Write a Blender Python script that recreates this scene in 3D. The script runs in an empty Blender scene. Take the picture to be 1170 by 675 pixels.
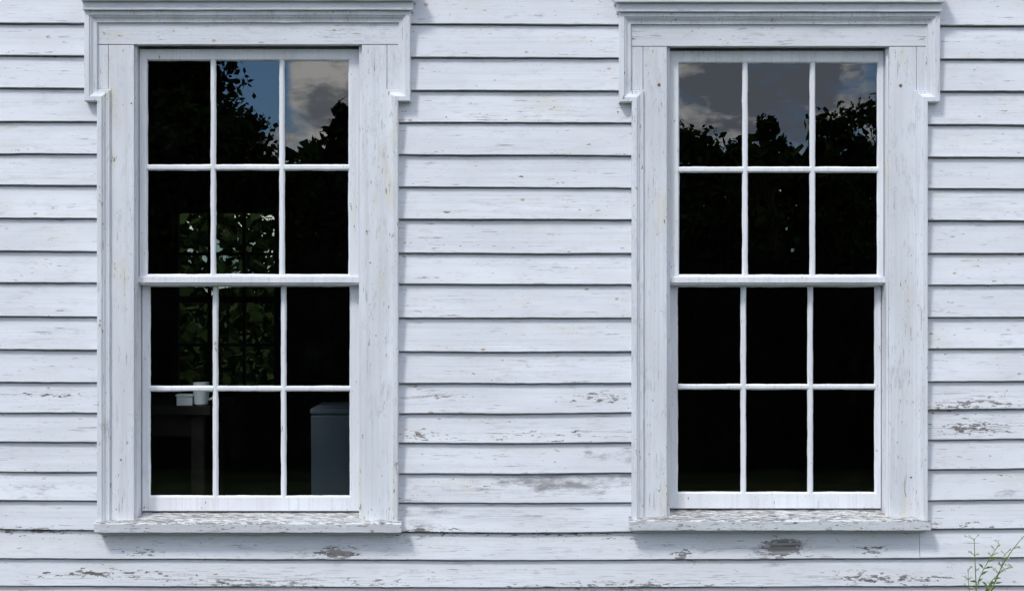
import bpy, bmesh, math, random
from mathutils import Vector, noise, Matrix

random.seed(7)
S = 0.0032      # metres per photo pixel on the wall plane
D = 6.0         # camera to wall
ZC = 1.75       # camera height

def PX(px, Y=0.0): return (px-585.0)*S*(D+Y)/D
def PZ(py, Y=0.0): return ZC+(337.5-py)*S*(D+Y)/D
def nz(x, y=0.0, z=0.0): return noise.noise(Vector((x, y, z)))

scene = bpy.context.scene
scene.view_settings.view_transform = 'Standard'
scene.view_settings.look = 'None'
scene.view_settings.exposure = 0

# ------------------------------------------------------------------ materials
class NT:
    def __init__(s, tree): s.t = tree
    def n(s, typ, **kw):
        nd = s.t.nodes.new(typ)
        for k, v in kw.items(): setattr(nd, k, v)
        return nd
    def link(s, a, b): s.t.links.new(a, b)
    def math(s, op, a, b=None, clamp=False):
        nd = s.n('ShaderNodeMath', operation=op, use_clamp=clamp)
        for i, v in enumerate((a, b)):
            if v is None: continue
            if isinstance(v, (int, float)): nd.inputs[i].default_value = v
            else: s.link(v, nd.inputs[i])
        return nd.outputs[0]
    def noise(s, vec, scale, detail=4, rough=0.55, dist=0.0):
        nd = s.n('ShaderNodeTexNoise')
        s.link(vec, nd.inputs['Vector'])
        nd.inputs['Scale'].default_value = scale
        nd.inputs['Detail'].default_value = detail
        nd.inputs['Roughness'].default_value = rough
        nd.inputs['Distortion'].default_value = dist
        return nd.outputs['Fac']
    def mapping(s, vec, scale=(1, 1, 1), loc=(0, 0, 0)):
        nd = s.n('ShaderNodeMapping')
        s.link(vec, nd.inputs['Vector'])
        nd.inputs['Scale'].default_value = scale
        nd.inputs['Location'].default_value = loc
        return nd.outputs[0]
    def mr(s, v, a, b, c=0.0, d=1.0):
        nd = s.n('ShaderNodeMapRange')
        nd.interpolation_type = 'SMOOTHSTEP'
        s.link(v, nd.inputs[0])
        for i, q in enumerate((a, b, c, d)): nd.inputs[i+1].default_value = q
        return nd.outputs[0]
    def mix(s, fac, a, b):
        nd = s.n('ShaderNodeMix', data_type='RGBA')
        for sock, v in ((nd.inputs[0], fac), (nd.inputs[6], a), (nd.inputs[7], b)):
            if isinstance(v, (int, float)): sock.default_value = v
            elif isinstance(v, tuple): sock.default_value = (*v, 1)
            else: s.link(v, sock)
        return nd.outputs[2]
    def attr(s, name):
        return s.n('ShaderNodeAttribute', attribute_name=name).outputs['Fac']

def new_mat(name):
    m = bpy.data.materials.new(name); m.use_nodes = True
    m.node_tree.nodes.clear()
    t = NT(m.node_tree)
    out = t.n('ShaderNodeOutputMaterial')
    return m, t, out

def paint(name, horiz=True, peel=0.0, crack=1.0, dirt=0.0, base=(0.83, 0.850, 0.888), seed=0.0, rust=1.0, stain=1.0):
    m, t, out = new_mat(name)
    tc = t.n('ShaderNodeTexCoord').outputs['Object']
    def sc(a, b):   # a along grain, b across
        return (a, b, b) if horiz else (b, b, a)
    grain = t.noise(t.mapping(tc, sc(1.6, 80), (seed, seed*1.7, seed*0.3)), 1.0, 3, 0.68)
    mid = t.noise(t.mapping(tc, sc(1.8, 7), (seed*2, 3, seed)), 1.0, 2, 0.6)
    blot = t.noise(t.mapping(tc, sc(9, 30), (3, seed, 1)), 1.0, 4, 0.78)
    # paint tone
    col = t.mix(t.mr(mid, 0.32, 0.68), tuple(c*0.88 for c in base), base)
    col = t.mix(t.math('MULTIPLY', t.mr(grain, 0.47, 0.66), 0.31), col, tuple(c*0.70 for c in base))
    col = t.mix(t.math('MULTIPLY', t.mr(blot, 0.52, 0.72), 0.48*stain, True), col, (0.54, 0.56, 0.59))
    # warm/greenish stains
    warm = t.noise(t.mapping(tc, sc(3.5, 12), (9, seed, 5)), 1.0, 4, 0.65)
    col = t.mix(t.math('MULTIPLY', t.mr(warm, 0.54, 0.73), 0.42*stain, True), col, (0.68, 0.655, 0.54))
    tint = t.attr('tint')
    col = t.mix(tint, col, tuple(c*0.82 for c in base))
    # dirt
    dm = t.noise(t.mapping(tc, sc(8, 26), (1, 2, seed)), 1.0, 4, 0.78)
    dsum = t.math('ADD', t.math('MULTIPLY', t.attr('dirt'), 0.34), dm)
    dmask = t.math('MULTIPLY', t.mr(dsum, 0.61-dirt*0.15, 0.90-dirt*0.15), 0.85)
    col = t.mix(dmask, col, (0.24, 0.24, 0.24))
    # peeling: big flakes plus little chips
    pn = t.noise(t.mapping(tc, sc(26, 100), (seed, 7, seed)), 1.0, 4, 0.70)
    psum = t.math('ADD', t.math('ADD', pn, t.math('MULTIPLY', t.attr('peel'), 0.33)),
                  t.math('MULTIPLY', warm, 0.28))
    th = 0.818-peel*0.2
    pmask = t.mr(psum, th, th+0.015)
    pedge = t.mr(psum, th-0.035, th)
    wood = t.mix(t.mr(grain, 0.35, 0.65), (0.33, 0.325, 0.32), (0.12, 0.115, 0.112))
    wood = t.mix(t.math('MULTIPLY', t.mr(blot, 0.48, 0.62), 0.5), wood, (0.30, 0.27, 0.22))
    # cracks along the grain
    cn = t.noise(t.mapping(tc, sc(9, 260), (seed, 3, 11)), 1.0, 2, 0.5)
    cm = t.math('MULTIPLY', t.mr(cn, 0.63, 0.67), t.mr(dm, 0.48, 0.62))
    cm2 = t.math('MULTIPLY', t.mr(cn, 0.56, 0.60), t.math('MINIMUM', t.math('MULTIPLY', t.attr('crack'), t.mr(blot, .38, .5)), 1.0))
    cmask = t.math('MULTIPLY', t.math('MAXIMUM', cm, cm2), 0.75*crack, True)
    col = t.mix(cmask, col, (0.20, 0.19, 0.185))
    col = t.mix(t.math('MULTIPLY', t.math('SUBTRACT', pedge, pmask), 0.45), col, (0.84, 0.84, 0.82))
    col = t.mix(pmask, col, wood)
    # rust specks
    vo = t.n('ShaderNodeTexVoronoi'); vo.feature = 'F1'
    t.link(t.mapping(tc, sc(2.6, 4.0), (seed, 0, seed)), vo.inputs['Vector'])
    vo.inputs['Scale'].default_value = 2.3
    vn = t.math('ADD', vo.outputs['Distance'], t.math('MULTIPLY', blot, 0.12))
    rm = t.math('MULTIPLY', t.mr(vn, 0.125, 0.085), 0.7*rust)
    col = t.mix(rm, col, (0.42, 0.27, 0.14))
    bs = t.n('ShaderNodeBsdfPrincipled')
    t.link(col, bs.inputs['Base Color'])
    bs.inputs['Roughness'].default_value = 0.62
    bs.inputs['Specular IOR Level'].default_value = 0.3
    h = t.math('ADD', t.math('MULTIPLY', grain, 0.7), t.math('MULTIPLY', blot, 0.55))
    b = t.n('ShaderNodeBump'); b.inputs['Strength'].default_value = 0.7
    b.inputs['Distance'].default_value = 0.0015
    t.link(h, b.inputs['Height']); t.link(b.outputs[0], bs.inputs['Normal'])
    t.link(bs.outputs[0], out.inputs[0])
    return m

def simple(name, c1, c2, scale=8, rough=0.8, bump=0.0, spec=0.3, detail=3):
    m, t, out = new_mat(name)
    tc = t.n('ShaderNodeTexCoord').outputs['Object']
    nn = t.noise(tc, scale, detail, 0.6)
    bs = t.n('ShaderNodeBsdfPrincipled')
    t.link(t.mix(t.mr(nn, 0.35, 0.65), c1, c2), bs.inputs['Base Color'])
    bs.inputs['Roughness'].default_value = rough
    bs.inputs['Specular IOR Level'].default_value = spec
    if bump:
        b = t.n('ShaderNodeBump'); b.inputs['Strength'].default_value = bump
        b.inputs['Distance'].default_value = 0.01
        t.link(nn, b.inputs['Height']); t.link(b.outputs[0], bs.inputs['Normal'])
    t.link(bs.outputs[0], out.inputs[0])
    return m

def matte(name, c1, c2, scale):
    m, t, out = new_mat(name)
    tc = t.n('ShaderNodeTexCoord').outputs['Object']
    d = t.n('ShaderNodeBsdfDiffuse')
    t.link(t.mix(t.noise(tc, scale, 0, 0.5), c1, c2), d.inputs[0])
    t.link(d.outputs[0], out.inputs[0])
    return m

def glass_mat(name='old_window_glass', trans=(0.80, 0.84, 0.82), dust=1.0, refl=2.5):
    m, t, out = new_mat(name)
    tc = t.n('ShaderNodeTexCoord').outputs['Object']
    tr = t.n('ShaderNodeBsdfTransparent'); tr.inputs[0].default_value = (*trans, 1)
    gl = t.n('ShaderNodeBsdfGlossy'); gl.inputs['Roughness'].default_value = 0.0
    gl.inputs[0].default_value = (1, 1, 1, 1)
    w = t.noise(t.mapping(tc, (1, 1, 0.7)), 8.0, 1, 0.4)
    b = t.n('ShaderNodeBump'); b.inputs['Strength'].default_value = 1.0
    b.inputs['Distance'].default_value = 0.00020
    t.link(w, b.inputs['Height']); t.link(b.outputs[0], gl.inputs['Normal'])
    fr = t.n('ShaderNodeFresnel'); fr.inputs[0].default_value = 1.55
    f = t.math('MULTIPLY', fr.outputs[0], refl, True)
    mx = t.n('ShaderNodeMixShader')
    t.link(f, mx.inputs[0]); t.link(tr.outputs[0], mx.inputs[1]); t.link(gl.outputs[0], mx.inputs[2])
    df = t.n('ShaderNodeBsdfDiffuse'); df.inputs[0].default_value = (0.5, 0.5, 0.48, 1)
    d1 = t.mr(t.noise(t.mapping(tc, (7, 7, 4)), 1.0, 4, 0.7), 0.52, 0.85)
    d2 = t.mr(t.noise(tc, 260, 1, 0.5), 0.78, 0.83)
    dd = t.math('ADD', t.math('MULTIPLY', d1, 0.006*dust), t.math('MULTIPLY', d2, 0.09*dust))
    mx2 = t.n('ShaderNodeMixShader')
    t.link(dd, mx2.inputs[0]); t.link(mx.outputs[0], mx2.inputs[1]); t.link(df.outputs[0], mx2.inputs[2])
    t.link(mx2.outputs[0], out.inputs[0])
    return m

M_board = paint('weathered_white_clapboard_paint', True, 0.0, 1.0, 0.0, seed=1.3)
M_case = paint('weathered_white_casing_paint', False, 0.12, 1.0, 0.18, base=(0.795, 0.815, 0.85), seed=4.1, stain=1.45)
M_head = paint('weathered_white_header_paint', True, 0.08, 1.0, 0.14, base=(0.795, 0.815, 0.85), seed=2.2, stain=1.35)
M_sash = paint('white_sash_paint', False, 0.0, 0.3, 0.0, base=(0.87, 0.885, 0.91), seed=6.3, rust=0.3, stain=.5)
M_sill = paint('peeling_sill_paint', True, 0.95, 1.0, 0.6, base=(0.72, 0.73, 0.73), seed=8.8, stain=1.6)
M_silf = paint('sill_nose_paint', True, 0.42, 1.0, 0.45, base=(0.76, 0.78, 0.81), seed=3.8, stain=1.5)
M_glass = glass_mat()
M_oldglass = glass_mat('dimming_dusty_rear_glass', (.42, .45, .38), 2.0, 1.0)  # dark tint put in to dim the bright view behind; extra dust too
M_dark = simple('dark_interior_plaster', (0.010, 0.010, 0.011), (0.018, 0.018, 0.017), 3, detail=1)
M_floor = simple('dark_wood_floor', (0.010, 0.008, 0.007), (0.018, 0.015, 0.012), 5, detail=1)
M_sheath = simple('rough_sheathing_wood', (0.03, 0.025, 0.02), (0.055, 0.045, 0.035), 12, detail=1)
M_rust = simple('rusty_iron', (0.20, 0.09, 0.04), (0.33, 0.17, 0.08), 200, 0.9)
M_leaf = matte('tree_foliage', (0.016, 0.030, 0.009), (0.042, 0.064, 0.022), 1.2)
M_shrub = matte('shrub_foliage', (0.030, 0.048, 0.018), (0.060, 0.082, 0.034), 2.0)
M_hedge = matte('added_hedge_foliage', (0.005, 0.009, 0.005), (0.010, 0.015, 0.008), 5)  # near-black, for the added hedge that darkens the pane reflections
M_con = matte('conifer_foliage', (0.018, 0.032, 0.016), (0.034, 0.05, 0.024), 1.2)
M_bark = matte('tree_bark', (0.04, 0.033, 0.026), (0.08, 0.065, 0.05), 10)
M_grass = simple('grass_ground', (0.014, 0.024, 0.008), (0.030, 0.042, 0.015), 2.5, 0.95, 0.0, spec=.05)
M_stone = simple('foundation_stone', (0.22, 0.21, 0.2), (0.35, 0.34, 0.32), 7, 0.9, 0.7)
M_weed = simple('weed_green', (0.09, 0.17, 0.03), (0.18, 0.27, 0.07), 40, 0.6)
M_bud = simple('weed_bud', (0.35, 0.42, 0.20), (0.60, 0.60, 0.42), 60, 0.7)

# ------------------------------------------------------------------ mesh helpers
def mk(name, bm, mats, parent=None, bevel=0.0, smooth=False):
    me = bpy.data.meshes.new(name)
    bmesh.ops.recalc_face_normals(bm, faces=bm.faces)
    bm.to_mesh(me); bm.free()
    if not isinstance(mats, (list, tuple)): mats = [mats]
    for m in mats: me.materials.append(m)
    ob = bpy.data.objects.new(name, me)
    scene.collection.objects.link(ob)
    if smooth:
        for p in me.polygons: p.use_smooth = True
    if bevel:
        md = ob.modifiers.new('bevel', 'BEVEL'); md.width = bevel; md.segments = 2
        md.limit_method = 'ANGLE'; md.harden_normals = False
    if parent: ob.parent = parent
    return ob

def empty(name):
    e = bpy.data.objects.new(name, None); scene.collection.objects.link(e); e.empty_display_size = 0.2
    return e

def box(bm, x0, x1, y0, y1, z0, z1, mi=0):
    if x0 > x1: x0, x1 = x1, x0
    if z0 > z1: z0, z1 = z1, z0
    v = [bm.verts.new(p) for p in ((x0,y0,z0),(x1,y0,z0),(x1,y1,z0),(x0,y1,z0),(x0,y0,z1),(x1,y0,z1),(x1,y1,z1),(x0,y1,z1))]
    for f in ((0,1,5,4),(1,2,6,5),(2,3,7,6),(3,0,4,7),(4,5,6,7),(3,2,1,0)):
        fc = bm.faces.new([v[i] for i in f]); fc.material_index = mi

def pbox(bm, px0, px1, py0, py1, Yf, Yb, mi=0, ref=None):
    r = Yf if ref is None else ref
    box(bm, PX(px0, r), PX(px1, r), Yf, Yb, PZ(py1, r), PZ(py0, r), mi)

def wobble_box(bm, px0, px1, py0, py1, Yf, Yb, amp=0.0010, step=0.03, mi=0, sd=0.0):
    x0, x1, z0, z1 = PX(px0, Yf), PX(px1, Yf), PZ(py1, Yf), PZ(py0, Yf)
    vert = (z1-z0) > (x1-x0)
    L = (z1-z0) if vert else (x1-x0)
    n = max(2, int(L/step))
    rings = []
    for i in range(n+1):
        t = i/n
        if vert:
            z = z0+t*L
            a = x0+amp*nz(z*9, sd, 1); b = x1+amp*nz(z*9, sd, 5); y = Yf+amp*nz(z*4, sd, 9)
            ring = [(a, Yb, z), (a, y, z), (b, y, z), (b, Yb, z)]
        else:
            x = x0+t*L
            a = z0+amp*nz(x*9, sd, 1); b = z1+amp*nz(x*9, sd, 5); y = Yf+amp*nz(x*4, sd, 9)
            ring = [(x, Yb, a), (x, y, a), (x, y, b), (x, Yb, b)]
        rings.append([bm.verts.new(p) for p in ring])
    for i in range(n):
        for j in range(4):
            f = bm.faces.new((rings[i][j], rings[i][(j+1) % 4], rings[i+1][(j+1) % 4], rings[i+1][j])); f.material_index = mi
    for r in (rings[0], rings[-1]):
        f = bm.faces.new(r); f.material_index = mi

# ------------------------------------------------------------------ clapboard wall
wall = empty('clapboard_wall')
L = [27,64,101,139,176,212,249,287,323,361,399,436,471,504,538,571,604,637,668]
Mi= [28,66,104,140,177,214,251,290,325,363,402,438,472,506,541,574,608,639,670]
R = [30,68,105,143,180,216,252,289,325,362,398,435,467,501,535,570,603,636,668]
for k in range(9):
    L.insert(0, L[0]-37); Mi.insert(0, Mi[0]-37.5); R.insert(0, R[0]-37)
for k in range(7):
    L.append(L[-1]+33); Mi.append(Mi[-1]+33); R.append(R[-1]+33)
def line_y(i, px):
    if px < 590:
        t = (px-50)/540.0; t = max(-0.6, t)
        return L[i]+(Mi[i]-L[i])*t
    t = (px-590)/520.0; t = min(1.3, t)
    return Mi[i]+(R[i]-Mi[i])*t

peels = [(385,632,26,7,1.05),(893,626,22,11,1.35),(780,633,12,6,1.0),(995,627,18,5,.95),(165,629,26,4,.75),
         (1115,462,60,9,.6),(500,452,40,5,.6),(690,455,40,5,.6),(60,452,50,5,.6),(575,136,60,3,.7),(640,495,80,6,.45),
         (480,497,30,8,.5),(1110,490,60,8,.65),(690,100,20,5,.5),(585,25,25,3,.7),(330,665,160,6,.65),(700,668,140,6,.6),(1010,660,90,5,.6),(120,655,90,5,.55),
         (40,606,60,4,.6),(500,606,60,3,.6),(1090,600,50,5,.55),(470,570,20,5,.5),(470,210,20,4,.4),(640,205,60,4,.3),(520,280,60,4,.35),(60,300,50,4,.35),(1110,330,50,4,.35),(590,610,200,4,.4)]
dirts = [(640,552,90,13,1.0),(700,520,60,10,.6),(480,590,50,14,.7),(400,632,90,10,.6),(893,626,45,12,.8),(620,412,60,8,.3),(790,632,60,9,.5),
         (500,475,40,8,.4),(55,560,60,10,.35),(1120,560,50,10,.4),(600,20,60,6,.5),(720,560,30,40,.4),(470,600,25,30,.5),(600,640,500,25,.18)]
cracks = [(1115,455,70,9,1),(1115,488,70,9,1),(500,455,60,8,.75),(620,492,110,8,.65),(60,452,60,8,.75),(600,132,90,6,.55),(500,340,60,6,.4),
          (600,170,90,8,.45),(300,660,260,10,.8),(800,662,260,10,.8),(60,200,60,8,.35),(590,560,120,10,.5),(590,590,120,10,.6),(560,235,120,8,.35),(60,390,60,8,.4),(1110,230,60,8,.35),(620,420,90,8,.4),(600,625,500,8,.35)]
def field(lst, px, py):
    v = 0
    for (cx, cy, rx, ry, a) in lst:
        q = ((px-cx)/rx)**2+((py-cy)/ry)**2
        if q < 9: v = max(v, a*math.exp(-q))
    return v

WL, WR = -560, 1730
bm = bmesh.new()
a_peel, a_dirt, a_tint, a_crack = [], [], [], []
def board(i, px0, px1, sd):
    n = max(3, int((px1-px0)/5))
    dz = random.uniform(-0.0012, 0.0012)
    tint = random.choice([0, 0, .1, .2, .35, .45])*random.uniform(.5, 1)
    thick = random.uniform(0.012, 0.016)
    cols = []
    def bottom(ii, x, s): return 0.0015*nz(x*3.1, ii*3.3, 0)+0.0009*nz(x*21, ii*5.1, 2)
    for k in range(n+1):
        px = px0+(px1-px0)*k/n
        x = PX(px)
        zb = PZ(line_y(i, px))+dz+bottom(i, x, sd)
        zl = PZ(line_y(i-1, px))+bottom(i-1, x, sd)
        gap = 0.0063+0.0028*nz(x*4, i*2.2, 8)+0.0016*nz(x*17, i, 3)
        w = 0.0018*nz(x*1.7, i*2.7+sd, 4)
        zt = zl-gap
        H = zt-zb
        prof = [(-0.0005+w*.3, zb+0.0005), (-thick+0.0018+w, zb), (-thick+w, zb+0.002)]
        for f in (0.22, 0.4, 0.58, 0.8, 1.0):
            prof.append((-thick+w*(1-f)+f*(thick+0.001)+0.0008*nz(x*5, f*4, i), zb+0.002+(H-0.002)*f))
        prof.append((0.0125, zt+0.001)); prof.append((0.014, zt+0.028))
        ring = []
        for (yy, zz) in prof:
            ring.append(bm.verts.new((x, yy, zz)))
            py = 337.5-(zz-ZC)/S
            a_peel.append(field(peels, px, py)); a_dirt.append(field(dirts, px, py)); a_crack.append(field(cracks, px, py))
            a_tint.append(tint+0.15*max(0, nz(x*2, zz*9, 3)))
        cols.append(ring)
    for k in range(n):
        for j in range(len(cols[0])-1):
            f = bm.faces.new((cols[k][j], cols[k+1][j], cols[k+1][j+1], cols[k][j+1])); f.smooth = 1 < j < 7
    bm.faces.new(cols[0]); bm.faces.new(cols[-1])

fixed = {26: [1050], 6: [300], 4: [800], 2: [100], 31: [900], 32: [200]}
for i in range(1, len(L)):
    yb = line_y(i, 300)
    if -5 < yb < 606.9: segs = [(WL, 124), (444, 734), (1048, WR)]
    else: segs = [(WL, WR)]
    out = []
    for (a, b) in segs:
        cuts = [c for c in fixed.get(i, []) if a < c < b]
        if b-a > 1500 and not cuts: cuts = [random.uniform(-300, -60)]
        pts = [a]+cuts+[b]
        for q in range(len(pts)-1):
            out.append((pts[q]+(0.3 if q else 0), pts[q+1]-(0.3 if q < len(pts)-2 else 0)))
    for s, (a, b) in enumerate(out): board(i, a, b, s*11.0)
bmesh.ops.recalc_face_normals(bm, faces=bm.faces)
for e in bm.edges:
    if len(e.link_faces) == 2 and (not e.link_faces[0].smooth or not e.link_faces[1].smooth): e.smooth = False
me = bpy.data.meshes.new('clapboards'); bm.to_mesh(me); bm.free()
for nm, arr in (('peel', a_peel), ('dirt', a_dirt), ('tint', a_tint), ('crack', a_crack)):
    at = me.attributes.new(nm, 'FLOAT', 'POINT'); at.data.foreach_set('value', arr)
me.materials.append(M_board)
ob = bpy.data.objects.new('clapboards', me); scene.collection.objects.link(ob); ob.parent = wall

op = [(PX(150), PX(418)), (PX(760), PX(1018))]
zt, zb = PZ(48), PZ(596)
ztop, zbot = PZ(-300), 0.42
bm = bmesh.new()
xa, xb = PX(WL)+0.01, PX(WR)-0.01
box(bm, xa, op[0][0], 0.016, 0.13, zb, zt); box(bm, op[0][1], op[1][0], 0.016, 0.13, zb, zt); box(bm, op[1][1], xb, 0.016, 0.13, zb, zt)
box(bm, xa, xb, 0.016, 0.13, zt+.0005, ztop); box(bm, xa, xb, 0.016, 0.13, zbot, zb-.0005)
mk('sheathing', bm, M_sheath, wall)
bm = bmesh.new(); x = xa
while x < xb:
    w = random.uniform(.3, .6)
    box(bm, x, min(x+w-.012, xb), 0.02+random.uniform(0, .02), 0.4, -0.1, 0.2)
    box(bm, x+.1, min(x+w+.08, xb), 0.02+random.uniform(0, .02), 0.4, 0.21, 0.418)
    x += w
mk('foundation_stones', bm, M_stone, wall, bevel=0.01)

# ------------------------------------------------------------------ windows
def sweep(bm, path, prof):
    n = len(path); P = [Vector(p) for p in path]
    offs = []
    for i in range(n):
        def nr(a, b):
            d = (b-a).normalized(); return Vector((-d.y, d.x))
        if i == 0: o = nr(P[0], P[1])
        elif i == n-1: o = nr(P[-2], P[-1])
        else:
            n1, n2 = nr(P[i-1], P[i]), nr(P[i], P[i+1]); o = (n1+n2)/(1+n1.dot(n2))
        offs.append(o)
    pts = []
    for i in range(n-1):
        m = max(1, int((P[i+1]-P[i]).length/14))
        for k in range(m): pts.append((i, k/m))
    pts.append((n-2, 1.0))
    rings = []
    for (i, t) in pts:
        ring = []
        for (tt, Y) in prof:
            q = (P[i]+offs[i]*tt).lerp(P[i+1]+offs[i+1]*tt, t)
            jit = 0.3*nz(q.x*0.03, q.y*0.03, tt) if 0 < t < 1 else 0
            ring.append(bm.verts.new((PX(q.x+jit, -0.04), Y+0.0008*nz(q.x*.02, q.y*.02, 3), PZ(q.y+jit, -0.04))))
        rings.append(ring)
    for a, b in zip(rings[:-1], rings[1:]):
        for j in range(len(prof)-1):
            bm.faces.new((a[j], a[j+1], b[j+1], b[j]))
    bm.faces.new(rings[0]); bm.faces.new(rings[-1])

def window(name, c, tilts, sd):
    W = empty(name)
    bm = bmesh.new()
    oL, oR, eL, eR, yj, ytop = c['oL'], c['oR'], c['eL'], c['eR'], c['yj'], c['yt']
    ysill = c['sill']
    sweep(bm, [(oL, ysill-1), (oL, yj), (eL, yj), (eL, ytop), (eR, ytop), (eR, yj), (oR, yj), (oR, ysill-1)],
          [(0, 0.008), (0, -0.043), (0.8, -0.046), (5.5, -0.0465), (6.0, -0.042), (7.6, -0.040), (9.6, -0.033), (12, -0.031), (13.2, -0.031), (13.3, -0.0235), (14.5, -0.023), (14.5, -0.015)])
    mk('backband_moulding', bm, M_case, W)
    iL, iR, yi = c['iL'], c['iR'], c['yi']
    bm = bmesh.new()
    wobble_box(bm, eL+13, eR-13, ytop+13, yi, -0.0215, 0.02, sd=sd)
    mk('head_casing', bm, M_head, W, bevel=0.0015)
    bm = bmesh.new()
    wobble_box(bm, oL+13, iL, yi+0.7, ysill+2, -0.0205, 0.02, sd=sd+2)
    wobble_box(bm, iR, oR-13, yi+0.7, ysill+2, -0.0205, 0.02, sd=sd+3)
    pbox(bm, eL+13, oL+12.5, yi+0.7, yj-14, -0.0208, 0.02)
    pbox(bm, oR-12.5, eR-13, yi+0.7, yj-14, -0.0208, 0.02)
    mk('side_casings', bm, M_case, W, bevel=0.0015)
    bm = bmesh.new()
    wobble_box(bm, eL-2.5, eR+2.5, ytop-11, ytop-0.4, -0.060, 0.01, amp=.0012, sd=sd+5)
    wobble_box(bm, eL-5, eR+5, ytop-21, ytop-11.2, -0.078, 0.01, amp=.0012, sd=sd+6)
    wobble_box(bm, eL-8, eR+8, ytop-31, ytop-21.2, -0.092, 0.01, amp=.0015, sd=sd+7)
    mk('header_cap', bm, M_head, W, bevel=0.003)
    bm = bmesh.new()
    jl, jr = PX(iL+1.5), PX(iR-1.5)
    zh = PZ(yi+0.5); zs = PZ(c['bot']+4)
    box(bm, PX(iL-6), jl+0.006, 0.0, 0.135, zs-0.03, zh+0.02)
    box(bm, jr-0.006, PX(iR+6), 0.0, 0.135, zs-0.03, zh+0.02)
    box(bm, jl+0.0065, jr-0.0065, 0.060, 0.135, zh+0.004, zh+0.03)
    mk('frame_jambs', bm, M_case, W, bevel=0.001)
    bm = bmesh.new()
    x0, x1 = PX(c['sL'], -.07), PX(c['sR'], -.07)
    n = 90; rings = []
    zf1 = PZ(ysill, -.07); zf0 = PZ(ysill+c['sh'], -.07); zk = PZ(c['bot']+1, .1)
    for k in range(n+1):
        x = x0+(x1-x0)*k/n
        e = 0.0024*nz(x*9, sd, 2)+.0014*nz(x*40, sd, 2); e2 = 0.0014*nz(x*15, sd, 6)+.0016*nz(x*50, sd, 1)
        ring = [(x, 0.134, zk), (x, 0.06, zk-0.012), (x, -0.066+e, zf1+e2), (x, -0.071+e, zf1-0.005+e2), (x, -0.069+e, zf0+e2+0.002), (x, -0.064, zf0+e2), (x, 0.005, zf0+0.006), (x, 0.134, zf0+0.006)]
        rings.append([bm.verts.new(p) for p in ring])
    for a, b in zip(rings[:-1], rings[1:]):
        for j in range(8):
            f = bm.faces.new((a[j], a[(j+1) % 8], b[(j+1) % 8], b[j])); f.material_index = 0 if j < 3 else 1
    bm.faces.new(rings[0]).material_index = 1; bm.faces.new(rings[-1]).material_index = 1
    mk('sill', bm, [M_sill, M_silf], W)
    bm = bmesh.new()
    pbox(bm, c['sL']+5, c['sR']-5, ysill+c['sh']-3, ysill+c['sh']+2.0, -0.030, 0.0)
    mk('apron', bm, M_head, W, bevel=0.002)

    yu = 0.028
    def sash(nm, Y, gx, gy, outer, idx):
        bm = bmesh.new(); e = 0.0052; Yb = Y+0.036; Yg = Y+0.012
        x0, x1, z0, z1 = outer
        X = [(a-e, b+e) for a, b in gx]; Z = [(a-e, b+e) for a, b in gy]
        box(bm, x0, X[0][0], Y, Yb, z0, z1); box(bm, X[-1][1], x1, Y, Yb, z0, z1)
        box(bm, X[0][0], X[-1][1], Y+.0006, Yb, Z[0][1], z1); box(bm, X[0][0], X[-1][1], Y+.0006, Yb, z0, Z[-1][0])
        for k in range(2):
            box(bm, X[k][1], X[k+1][0], Y+.0016, Yb-.004, Z[-1][0], Z[0][1])
        for k in range(3):
            box(bm, X[k][0], X[k][1], Y+.0020, Yb-.005, Z[1][1], Z[0][0])
        mk(nm+'_frame', bm, M_sash, W, bevel=0.0012)
        bm = bmesh.new()
        bg = bmesh.new()
        for r in range(2):
            for q in range(3):
                (a, b), (zz0, zz1) = gx[q], gy[r]
                def ringpts(x0, x1, z0, z1, y, jit, s):
                    pts = []; m = 24
                    cor = [(x0, z0), (x1, z0), (x1, z1), (x0, z1)]
                    for i in range(4):
                        A, B = cor[i], cor[(i+1) % 4]
                        for k in range(m):
                            t = k/m; px = A[0]+(B[0]-A[0])*t; pz = A[1]+(B[1]-A[1])*t
                            j1 = jit*(nz(px*14, pz*14, s)+.55*nz(px*70, pz*70, s)); j2 = jit*(nz(px*14, pz*14, s+7)+.55*nz(px*70, pz*70, s+7))
                            pts.append((px+j1, y, pz+j2))
                    return [bm.verts.new(p) for p in pts]
                o = ringpts(a-e-.0003, b+e+.0003, zz0-e-.0003, zz1+e+.0003, Y+.0022, 0, 0)
                mid = ringpts(a-e*.55, b+e*.55, zz0-e*.55, zz1+e*.55, Y+.0042, .0007, sd+q)
                inn = ringpts(a, b, zz0, zz1, Yg, .0015, sd+q+3*r)
                N = len(o)
                for k in range(N):
                    bm.faces.new((o[k], o[(k+1) % N], mid[(k+1) % N], mid[k]))
                    bm.faces.new((mid[k], mid[(k+1) % N], inn[(k+1) % N], inn[k]))
                tx, tz = tilts[idx][r*3+q]
                cx, cz = (a+b)/2, (zz0+zz1)/2; hw, hh = (b-a)/2+.004, (zz1-zz0)/2+.004
                sx, sz = math.tan(math.radians(tx)), math.tan(math.radians(tz))
                vs = [bg.verts.new((cx+u*hw, Yg+.0032+u*hw*sx+w*hh*sz, cz+w*hh)) for u, w in ((-1, -1), (1, -1), (1, 1), (-1, 1))]
                bg.faces.new(vs)
        mk(nm+'_putty', bm, M_sash, W, smooth=False)
        mk(nm+'_glass', bg, M_glass, W)
    gx = [(PX(a, yu+.01), PX(b, yu+.01)) for a, b in c['gx']]
    gyU = [(PZ(b, yu+.01), PZ(a, yu+.01)) for a, b in c['gyU']]
    yl = 0.072
    gyL = [(PZ(b, yl+.01), PZ(a, yl+.01)) for a, b in c['gyL']]
    sash('upper_sash', yu, gx, gyU, (jl+.0090, jr-.0090, PZ(c['meet'][1], yu), PZ(yi+5.4, yu)), 0)
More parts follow.
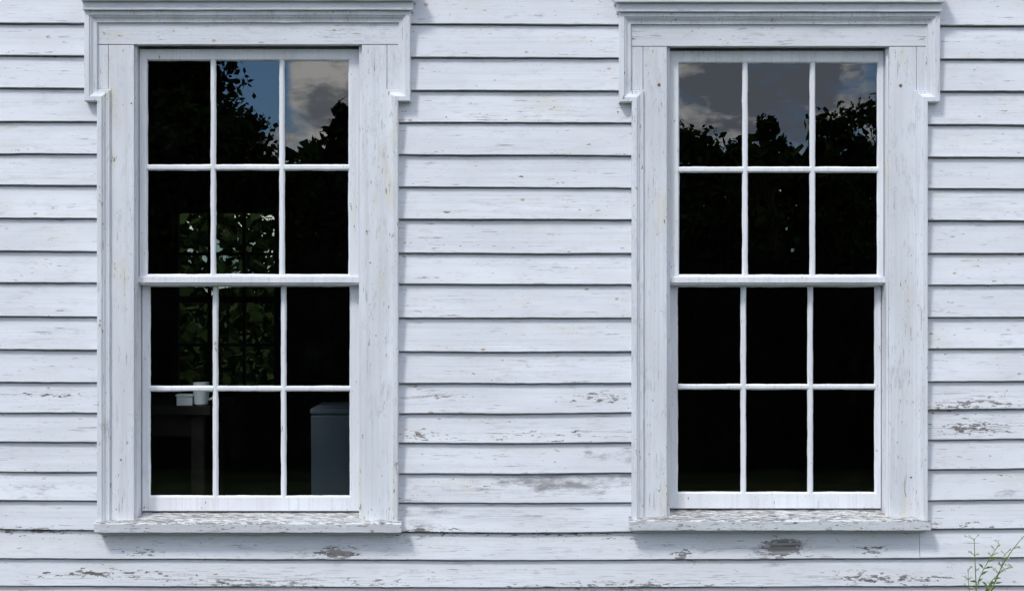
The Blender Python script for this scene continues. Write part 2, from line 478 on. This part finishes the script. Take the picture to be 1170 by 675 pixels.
    sash('lower_sash', yl, gx, gyL, (jl+.0090, jr-.0090, zk-.001, PZ(c['meet'][0]+2, yl)), 1)
    bm = bmesh.new()
    wobble_box(bm, c['iL']+3.2, c['iR']-3.2, c['meet'][0]+3, c['meet'][1]-2.5, yu-0.009, yu-.0002, amp=.0008, sd=sd)
    mk('meeting_rail_lip', bm, M_sash, W, bevel=0.0015)
    return W

cA = dict(oL=111, oR=455, eL=96.5, eR=469, yj=116, yt=12, iL=153, iR=413.5, yi=51, sill=597, sh=11.5, sL=107.5, sR=458.5, bot=581,
          gx=[(169, 240.5), (247, 319), (325.5, 398)], gyU=[(70, 188), (195, 313)], gyL=[(327.5, 440.5), (447, 565.5)], meet=(313, 325.5))
cB = dict(oL=722, oR=1060, eL=707.5, eR=1074, yj=117, yt=14, iL=762, iR=1016, yi=53, sill=594, sh=12, sL=719.5, sR=1063.5, bot=578,
          gx=[(776, 848), (854.5, 925), (931.5, 1002)], gyU=[(73, 190.5), (197.5, 313.5)], gyL=[(328, 438.5), (445, 561.5)], meet=(313.5, 325.5))
def rt(s, n=6, a=.1):
    r = random.Random(s); return [(r.uniform(-a, a), r.uniform(-a, a)) for _ in range(n)]
window('sash_window', cA, [rt(1), rt(2)], 3.0)
window('sash_window', cB, [rt(3), rt(4)], 17.0)
bm = bmesh.new()
for (px, py, r, Y) in [(753,97,2.8,-.0212),(1029,98,2.8,-.0212),(1050,478,2.0,-.0312),(446,581,3.2,-.0312),(450,586,2.0,-.0312),(138,525,1.5,-.0212),(1041,545,1.5,-.0212),
                    (510,134,1.3,-.009),(706,128,1.3,-.008),(150,118,1.2,-.0212),(423,300,1.2,-.0212),(753,560,1.2,-.0212)]:
    bmesh.ops.create_cone(bm, cap_ends=True, segments=12, radius1=r*S*.75, radius2=r*S*.5, depth=.003,
        matrix=Matrix.Translation((PX(px, Y), Y, PZ(py, Y))) @ Matrix.Rotation(math.radians(90), 4, 'X'))
mk('nail_heads', bm, M_rust, wall)

# ------------------------------------------------------------------ interior room
room = empty('interior_room')
Yr, zf, zc2 = 5.0, 0.45, 3.3
bx0, bx1, bz0, bz1 = PX(198, Yr), PX(318, Yr), PZ(446, Yr), PZ(238, Yr)
bm = bmesh.new()
xl, xr = xa+.02, xb-.02
box(bm, xl, xl+.05, .14, Yr, zf, zc2); box(bm, xr-.05, xr, .14, Yr, zf, zc2)
box(bm, xl, xr, .14, Yr+.14, zc2, zc2+.05)
box(bm, xl, bx0, Yr, Yr+.14, zf, zc2-.001); box(bm, bx1, xr, Yr, Yr+.14, zf, zc2-.001)
box(bm, bx0, bx1, Yr, Yr+.14, bz1, zc2-.001); box(bm, bx0, bx1, Yr, Yr+.14, zf, bz0)
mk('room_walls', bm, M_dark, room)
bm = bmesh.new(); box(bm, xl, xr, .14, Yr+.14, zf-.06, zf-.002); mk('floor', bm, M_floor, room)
M_oldw = simple('dull_brown_trim', (.03, .027, .024), (.05, .045, .04), 10)
bm = bmesh.new()
e = .03
box(bm, bx0, bx0+e, Yr+.02, Yr+.07, bz0, bz1); box(bm, bx1-e, bx1, Yr+.02, Yr+.07, bz0, bz1)
box(bm, bx0+e, bx1-e, Yr+.02, Yr+.07, bz0, bz0+e); box(bm, bx0+e, bx1-e, Yr+.02, Yr+.07, bz1-e, bz1)
for k in (1, 2):
    x = bx0+(bx1-bx0)*k/3; box(bm, x-.011, x+.011, Yr+.03, Yr+.06, bz0+e, bz1-e)
for k in (1, 2, 3):
    z = bz0+(bz1-bz0)*k/4; h = .022 if k == 2 else .01
    box(bm, bx0+e, bx1-e, Yr+.025, Yr+.065, z-h, z+h)
mk('rear_window_sash', bm, M_oldw, room)
bm = bmesh.new(); bm.faces.new([bm.verts.new(p) for p in ((bx0+.01, Yr+.075, bz0+.01), (bx1-.01, Yr+.075, bz0+.01), (bx1-.01, Yr+.075, bz1-.01), (bx0+.01, Yr+.075, bz1-.01))])
mk('rear_window_glass', bm, M_oldglass, room)

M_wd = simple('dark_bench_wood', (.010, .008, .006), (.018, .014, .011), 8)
bm = bmesh.new()
tx0, tx1, ty0, ty1, tz = PX(130, .4), PX(250, .4), .22, .75, PZ(460, .4)
box(bm, tx0, tx1, ty0, ty1, tz-.035, tz)
for x in (tx0+.03, tx1-.08):
    for y in (ty0+.03, ty1-.08): box(bm, x, x+.05, y, y+.05, zf, tz-.036)
box(bm, tx0+.06, tx1-.06, ty0+.05, ty0+.07, tz-.12, tz-.036)
mk('workbench', bm, M_wd, None, bevel=.003)
M_wh = simple('white_enamel', (.82, .84, .86), (.87, .89, .91), 30, .4)
def lathe(bm, cx, cy, prof, seg=24):
    rings = [[bm.verts.new((cx+r*math.cos(a*2*math.pi/seg), cy+r*math.sin(a*2*math.pi/seg), z)) for a in range(seg)] for r, z in prof]
    for a, b in zip(rings[:-1], rings[1:]):
        for j in range(seg): bm.faces.new((a[j], a[(j+1) % seg], b[(j+1) % seg], b[j]))
    bm.faces.new(rings[0])
bm = bmesh.new()
cx, cy = PX(230, .25), .25
lathe(bm, cx, cy, [(.020, tz), (.027, tz+.006), (.030, tz+.05), (.031, tz+.088), (.028, tz+.088), (.026, tz+.02), (.002, tz+.012)])
for k in range(10):
    a0 = -math.pi/2+math.pi*k/10; a1 = -math.pi/2+math.pi*(k+1)/10
    p = lambda a, r: (cx+.028+r*math.cos(a), cy, tz+.045+r*math.sin(a))
    vs = []
    for a in (a0, a1):
        for r, dy in ((.018, -.004), (.025, -.004), (.025, .004), (.018, .004)):
            q = p(a, r); vs.append(bm.verts.new((q[0], q[1]+dy, q[2])))
    for j in range(4): bm.faces.new((vs[j], vs[(j+1) % 4], vs[4+(j+1) % 4], vs[4+j]))
mk('enamel_mug', bm, M_wh)
bm = bmesh.new()
x0 = PX(203, .25); box(bm, x0, x0+.06, .225, .28, tz, tz+.034); box(bm, x0-.003, x0+.063, .222, .283, tz+.0342, tz+.044)
mk('white_tin_box', bm, M_wh, None, bevel=.003)

M_bin = simple('blue_grey_plastic', (.15, .185, .24), (.20, .235, .29), 3, .5)
bm = bmesh.new()
Yb0 = .50; xL, xR = PX(355, Yb0), PX(355, Yb0)+.42; ztb = PZ(474, Yb0)
def taper(bm, x0, x1, y0, y1, z0, z1, ins):
    lo = [(x0+ins, y0+ins), (x1-ins, y0+ins), (x1-ins, y1-ins), (x0+ins, y1-ins)]; hi = [(x0, y0), (x1, y0), (x1, y1), (x0, y1)]
    a = [bm.verts.new((*p, z0)) for p in lo]; b = [bm.verts.new((*p, z1)) for p in hi]
    for j in range(4): bm.faces.new((a[j], a[(j+1) % 4], b[(j+1) % 4], b[j]))
    bm.faces.new(a); bm.faces.new(b)
taper(bm, xL, xR, Yb0, Yb0+.4, zf, ztb, .004)
taper(bm, xL-.003, xR+.003, Yb0-.004, Yb0+.404, ztb+.003, ztb+.026, .0)
mk('trash_bin', bm, M_bin, None, bevel=.006)

# ------------------------------------------------------------------ ground
bm = bmesh.new()
g = 400; v = [bm.verts.new(p) for p in ((-g, -g, 0), (g, -g, 0), (g, g, 0), (-g, g, 0))]; bm.faces.new(v)
mk('grass_ground', bm, M_grass)

# ------------------------------------------------------------------ trees (stand across the yard; mirrored in the panes)
def leaf(bm, p, s, mi=0):
    n = Vector((random.gauss(0, 1), random.gauss(0, 1), random.gauss(0, 1)+.4)).normalized()
    a = n.orthogonal().normalized(); b = n.cross(a); r = random.uniform(0, 6.28)
    u = (a*math.cos(r)+b*math.sin(r))*s; w = n.cross(u)*random.uniform(.45, .8)
    f = bm.faces.new([bm.verts.new(p+q) for q in (-u, -w*.8, u, w)]); f.material_index = mi
def limb(bm, a, b, r0, r1, mi, seg=7):
    d = (b-a).normalized(); o = d.orthogonal().normalized(); c = d.cross(o)
    R0 = [bm.verts.new(a+(o*math.cos(t*6.283/seg)+c*math.sin(t*6.283/seg))*r0) for t in range(seg)]
    R1 = [bm.verts.new(b+(o*math.cos(t*6.283/seg)+c*math.sin(t*6.283/seg))*r1) for t in range(seg)]
    for j in range(seg):
        f = bm.faces.new((R0[j], R0[(j+1) % seg], R1[(j+1) % seg], R1[j])); f.material_index = mi
def deciduous(x, y, h, r, n=3500, seed=0, ls=.28, nb=26, low=.2):
    random.seed(seed); bm = bmesh.new(); base = Vector((x, y, 0))
    top = base+Vector((random.uniform(-.5, .5), random.uniform(-.5, .5), h*.75))
    midp = base.lerp(top, .4)+Vector((.2, 0, 0))
    limb(bm, base-Vector((0, 0, .2)), midp, h*.022, h*.014, 1); limb(bm, midp, top, h*.014, h*.004, 1)
    blobs = []
    for k in range(nb):
        a = random.uniform(0, 6.28); hh = random.uniform(low, .93)
        rr = r*math.sqrt(max(.03, 1-((hh-.5)/.5)**2))*random.uniform(.15, .85)
        c = base+Vector((math.cos(a)*rr, math.sin(a)*rr, h*hh)); blobs.append((c, r*random.uniform(.20, .40)))
        limb(bm, base.lerp(top, max(.2, hh*.7)), c, h*.005, h*.002, 1, 5)
    for k in range(n):
        c, br = random.choice(blobs)
        d = Vector((random.gauss(0, 1), random.gauss(0, 1), random.gauss(0, .8))).normalized()*br*random.uniform(.2, 1.2)
        leaf(bm, c+d, ls*random.uniform(.5, 1.3))
    return mk('deciduous_tree', bm, [M_leaf, M_bark])
def conifer(x, y, h, r, n=1800, seed=0):
    random.seed(seed); bm = bmesh.new(); base = Vector((x, y, 0))
    limb(bm, base, base+Vector((0, 0, h*.98)), h*.018, .02, 1)
    tiers = int(h*2.2)
    for k in range(tiers):
        t = .12+.86*k/tiers; rr = r*(1-t)**.7*random.uniform(.7, 1.2)+.12
        for q in range(7):
            a = random.uniform(0, 6.28); tip = base+Vector((math.cos(a)*rr, math.sin(a)*rr, h*t-rr*.25)); st = base+Vector((0, 0, h*t))
            limb(bm, st, tip, .03, .01, 1, 4)
            for w in range(int(n/tiers/7)+2):
                leaf(bm, st.lerp(tip, random.uniform(.15, 1.05))+Vector((random.gauss(0, .12), random.gauss(0, .12), random.gauss(0, .12))), random.uniform(.1, .24))
    return mk('conifer_tree', bm, [M_con, M_bark])
def refx(px, Rr): return (px-585)*S*(D+Rr)/D
def refz(py, Rr): return ZC+(337.5-py)*S*(D+Rr)/D
deciduous(refx(150, 50), -50, 17.5, 4.0, 22000, 1, .18, 80)
deciduous(refx(60, 55), -55, 15, 4.5, 5000, 2, .28)
deciduous(refx(205, 60), -60, 19, 3.0, 12000, 31, .2, 60)
deciduous(refx(262, 58), -58, refz(124, 58), 2.4, 5000, 21, .17, 34)
conifer(refx(390, 55), -55, refz(108, 55), 1.7, 3200, 3)
deciduous(refx(345, 70), -70, refz(172, 70), 3.0, 3200, 4, .20)
deciduous(refx(785, 60), -60, refz(136, 60), 2.6, 5000, 5, .16, 34)
deciduous(refx(838, 62), -62, refz(150, 62), 1.8, 3400, 15, .16)
deciduous(refx(872, 56), -56, refz(126, 56), 1.3, 3400, 6, .14)
deciduous(refx(968, 58), -58, refz(104, 58), 1.9, 4400, 7, .15)
conifer(refx(932, 60), -60, refz(150, 60), 1.4, 1500, 8)
deciduous(refx(1030, 62), -62, refz(100, 62), 2.6, 4600, 9, .18)
deciduous(refx(560, 66), -66, refz(140, 66), 4.0, 3600, 10)
random.seed(42); bm = bmesh.new()
for k in range(26000):
    x = random.uniform(-42, 42); yy = random.uniform(-92, -78)
    hmax = 9.3+2.0*nz(x*.09, 1, 2)+1.6*nz(x*.35, 4, 2)
    z = hmax*(random.random()**.8)
    leaf(bm, Vector((x, yy, z)), random.uniform(.3, .7))
mk('distant_trees', bm, M_leaf)
# made-up hedge behind the viewpoint, added to darken reflections in lower panes; solid core
random.seed(43); bm = bmesh.new()
def htop(x): return 2.1+.3*nz(x*.6, 1, 2)+.15*nz(x*2.3, 4, 2)
N = 90; pr = None
for k in range(N+1):
    x = -8.9+17.8*k/N; h = htop(x)-.12
    ring = [bm.verts.new(p) for p in ((x, -10.35+.12*nz(x*2, 1, 1), 0), (x, -10.25+.15*nz(x*2, 5, 1), h*.6), (x, -10.5+.1*nz(x*2, 9, 1), h), (x, -12, h), (x, -12.3, 0))]
    if pr:
        for j in range(4): bm.faces.new((pr[j], pr[j+1], ring[j+1], ring[j]))
    pr = ring
for k in range(22000):
    x = random.uniform(-9, 9); h = htop(x)
    if random.random() < .75: p = Vector((x, -10.2+.15*nz(x*2, 5, 1)+random.uniform(-.12, .14), random.random()*h))
    else: p = Vector((x, random.uniform(-12.2, -10.3), h+random.uniform(-.15, .05)))
    leaf(bm, p, random.uniform(.02, .05))
mk('added_dark_hedge', bm, M_hedge)
# shrubs behind the house seen through both windows
random.seed(5); bm = bmesh.new()
for k in range(30000):
    x = random.uniform(-6, -1.2); yy = random.uniform(7.0, 9.5); z = .6+random.random()*(5.0+1.0*nz(x*.6, 2, 2))
    leaf(bm, Vector((x, yy, z)), random.uniform(.04, .09))
mk('rear_shrubs', bm, M_shrub)

# ------------------------------------------------------------------ weed at the lower right
random.seed(11); bm = bmesh.new(); Yw = -.16
def tube(pts, r0, r1, mi=0):
    for i in range(len(pts)-1):
        ra = r0+(r1-r0)*i/(len(pts)-1); rb = r0+(r1-r0)*(i+1)/(len(pts)-1)
        limb(bm, pts[i], pts[i+1], ra, rb, mi, 5)
def W3(px, py, y=0): return Vector((PX(px, Yw), Yw+y, PZ(py, Yw)))
def bez(a, b, c, n=8): return [(a*(1-t)**2+b*2*t*(1-t)+c*t*t) for t in [i/n for i in range(n+1)]]
root = Vector((PX(1122, Yw), Yw, 0))
main = [root]+bez(W3(1119, 760), W3(1116, 690), W3(1113, 616), 8); tube(main, .0032, .0014)
m2 = [root]+bez(W3(1124, 760, .02), W3(1120, 670, .02), W3(1166, 613, -.02), 9); tube(m2, .0032, .0013)
m3 = bez(W3(1119, 690), W3(1132, 655), W3(1158, 648, .03), 6); tube(m3, .0018, .0010)
m4 = bez(W3(1117, 665), W3(1125, 640, -.02), W3(1139, 620, -.03), 6); tube(m4, .0017, .0010)
m5 = bez(W3(1116, 700), W3(1105, 680), W3(1108, 652, .02), 5); tube(m5, .0015, .001)
m6 = bez(W3(1120, 690), W3(1138, 672), W3(1150, 634, .02), 6); tube(m6, .0015, .001)
def bud(p, s):
    m = Matrix.Translation(p) @ Matrix.Diagonal((s, s, s*1.5, 1))
    r = bmesh.ops.create_icosphere(bm, subdivisions=1, radius=1, matrix=m)
    for vv in r['verts']:
        for f in vv.link_faces: f.material_index = 1
def wleaf(p, d, l, w):
    d = d.normalized(); s = d.cross(Vector((random.uniform(-.4, .4), 1, random.uniform(-.4, .4)))).normalized()*w
    a, b2, c2, e2 = p, p+d*l*.45+s, p+d*l+Vector((0, 0, -l*.15)), p+d*l*.45-s
    bm.faces.new([bm.verts.new(q) for q in (a, b2, c2, e2)])
for br in (main[1:], m2[1:], m3, m4, m5, m6):
    n = len(br)
    for i, p in enumerate(br):
        for s in (-1, 1):
            if random.random() < .85:
                d = Vector((s*random.uniform(.5, 1), random.uniform(-.4, .4), random.uniform(.2, 1)))
                l = random.uniform(.012, .034)
                if i > n*.45:
                    q = p+d.normalized()*l; tube([p, q], .0009, .0007); bud(q, random.uniform(.0022, .0036))
                    q2 = p+(d.normalized()+Vector((random.uniform(-.5, .5), .1, .3)))*l*.6; tube([p, q2], .0008, .0006); bud(q2, random.uniform(.0018, .003))
                else: wleaf(p, d, l*1.6, .0042)
    bud(br[-1], .0036)
mk('wild_weed', bm, [M_weed, M_bud])

# ------------------------------------------------------------------ sky and sun
w = bpy.data.worlds.new('World'); scene.world = w; w.use_nodes = True
w.node_tree.nodes.clear(); t = NT(w.node_tree)
out = t.n('ShaderNodeOutputWorld')
EL, AZ = math.radians(50), math.radians(-35)
sky = t.n('ShaderNodeTexSky', sky_type='NISHITA'); sky.sun_disc = False
sky.sun_elevation = EL; sky.sun_rotation = math.radians(180+35)
tc = t.n('ShaderNodeTexCoord').outputs['Generated']
b1 = t.n('ShaderNodeBackground'); b1.inputs[1].default_value = .15
tintn = t.n('ShaderNodeMix', data_type='RGBA', blend_type='MULTIPLY'); tintn.inputs[0].default_value = 1
t.link(sky.outputs[0], tintn.inputs[6]); tintn.inputs[7].default_value = (.52, .82, 1.25, 1)
t.link(tintn.outputs[2], b1.inputs[0])
c1 = t.noise(t.mapping(tc, (1, 1, 1.8), (.35, .1, .0)), 8, 5, .58)
c2 = t.noise(t.mapping(tc, (1, 1, 2.0), (5, 1, 2)), 18, 5, .62)
def patch(d, r0, r1):
    v = t.n('ShaderNodeVectorMath', operation='DISTANCE'); t.link(tc, v.inputs[0]); v.inputs[1].default_value = Vector(d).normalized()
    return t.mr(v.outputs['Value'], r0, r1, 1, 0)
clear = patch((-.172, -1, .13), .018, .05)
cum = patch((-.108, -1, .13), .01, .04)
dull = patch((.17, -1, .14), .05, .12)
cmask = t.math('SUBTRACT', c1, t.math('MULTIPLY', clear, .26))
cmask = t.math('ADD', cmask, t.math('MULTIPLY', cum, .16))
cmask = t.math('ADD', cmask, .01)
bright = t.math('ADD', t.mr(c2, .40, .60), t.math('MULTIPLY', cum, .10))
bright = t.math('SUBTRACT', bright, t.math('MULTIPLY', dull, .25), True)
cc = t.mix(bright, (.24, .27, .32), (1.0, .98, .95))
b2 = t.n('ShaderNodeBackground'); b2.inputs[1].default_value = 2.15
t.link(cc, b2.inputs[0])
mx = t.n('ShaderNodeMixShader')
t.link(t.mr(cmask, .42, .54), mx.inputs[0]); t.link(b1.outputs[0], mx.inputs[1]); t.link(b2.outputs[0], mx.inputs[2])
t.link(mx.outputs[0], out.inputs[0])

sl = bpy.data.lights.new('sun', 'SUN'); sl.energy = 1.8; sl.angle = math.radians(10); sl.color = (1, .975, .94)
so = bpy.data.objects.new('sun', sl); scene.collection.objects.link(so)
dirv = Vector((math.sin(AZ)*math.cos(EL), -math.cos(AZ)*math.cos(EL), math.sin(EL)))
so.location = dirv*30
so.rotation_euler = (-dirv).to_track_quat('-Z', 'Y').to_euler()

cam = bpy.data.cameras.new('camera'); co = bpy.data.objects.new('camera', cam); scene.collection.objects.link(co)
co.location = (0, -D, ZC); co.rotation_euler = (math.radians(90), 0, 0)
cam.sensor_width = 36; cam.lens = 36*D/(1170*S); cam.clip_end = 1500
scene.camera = co
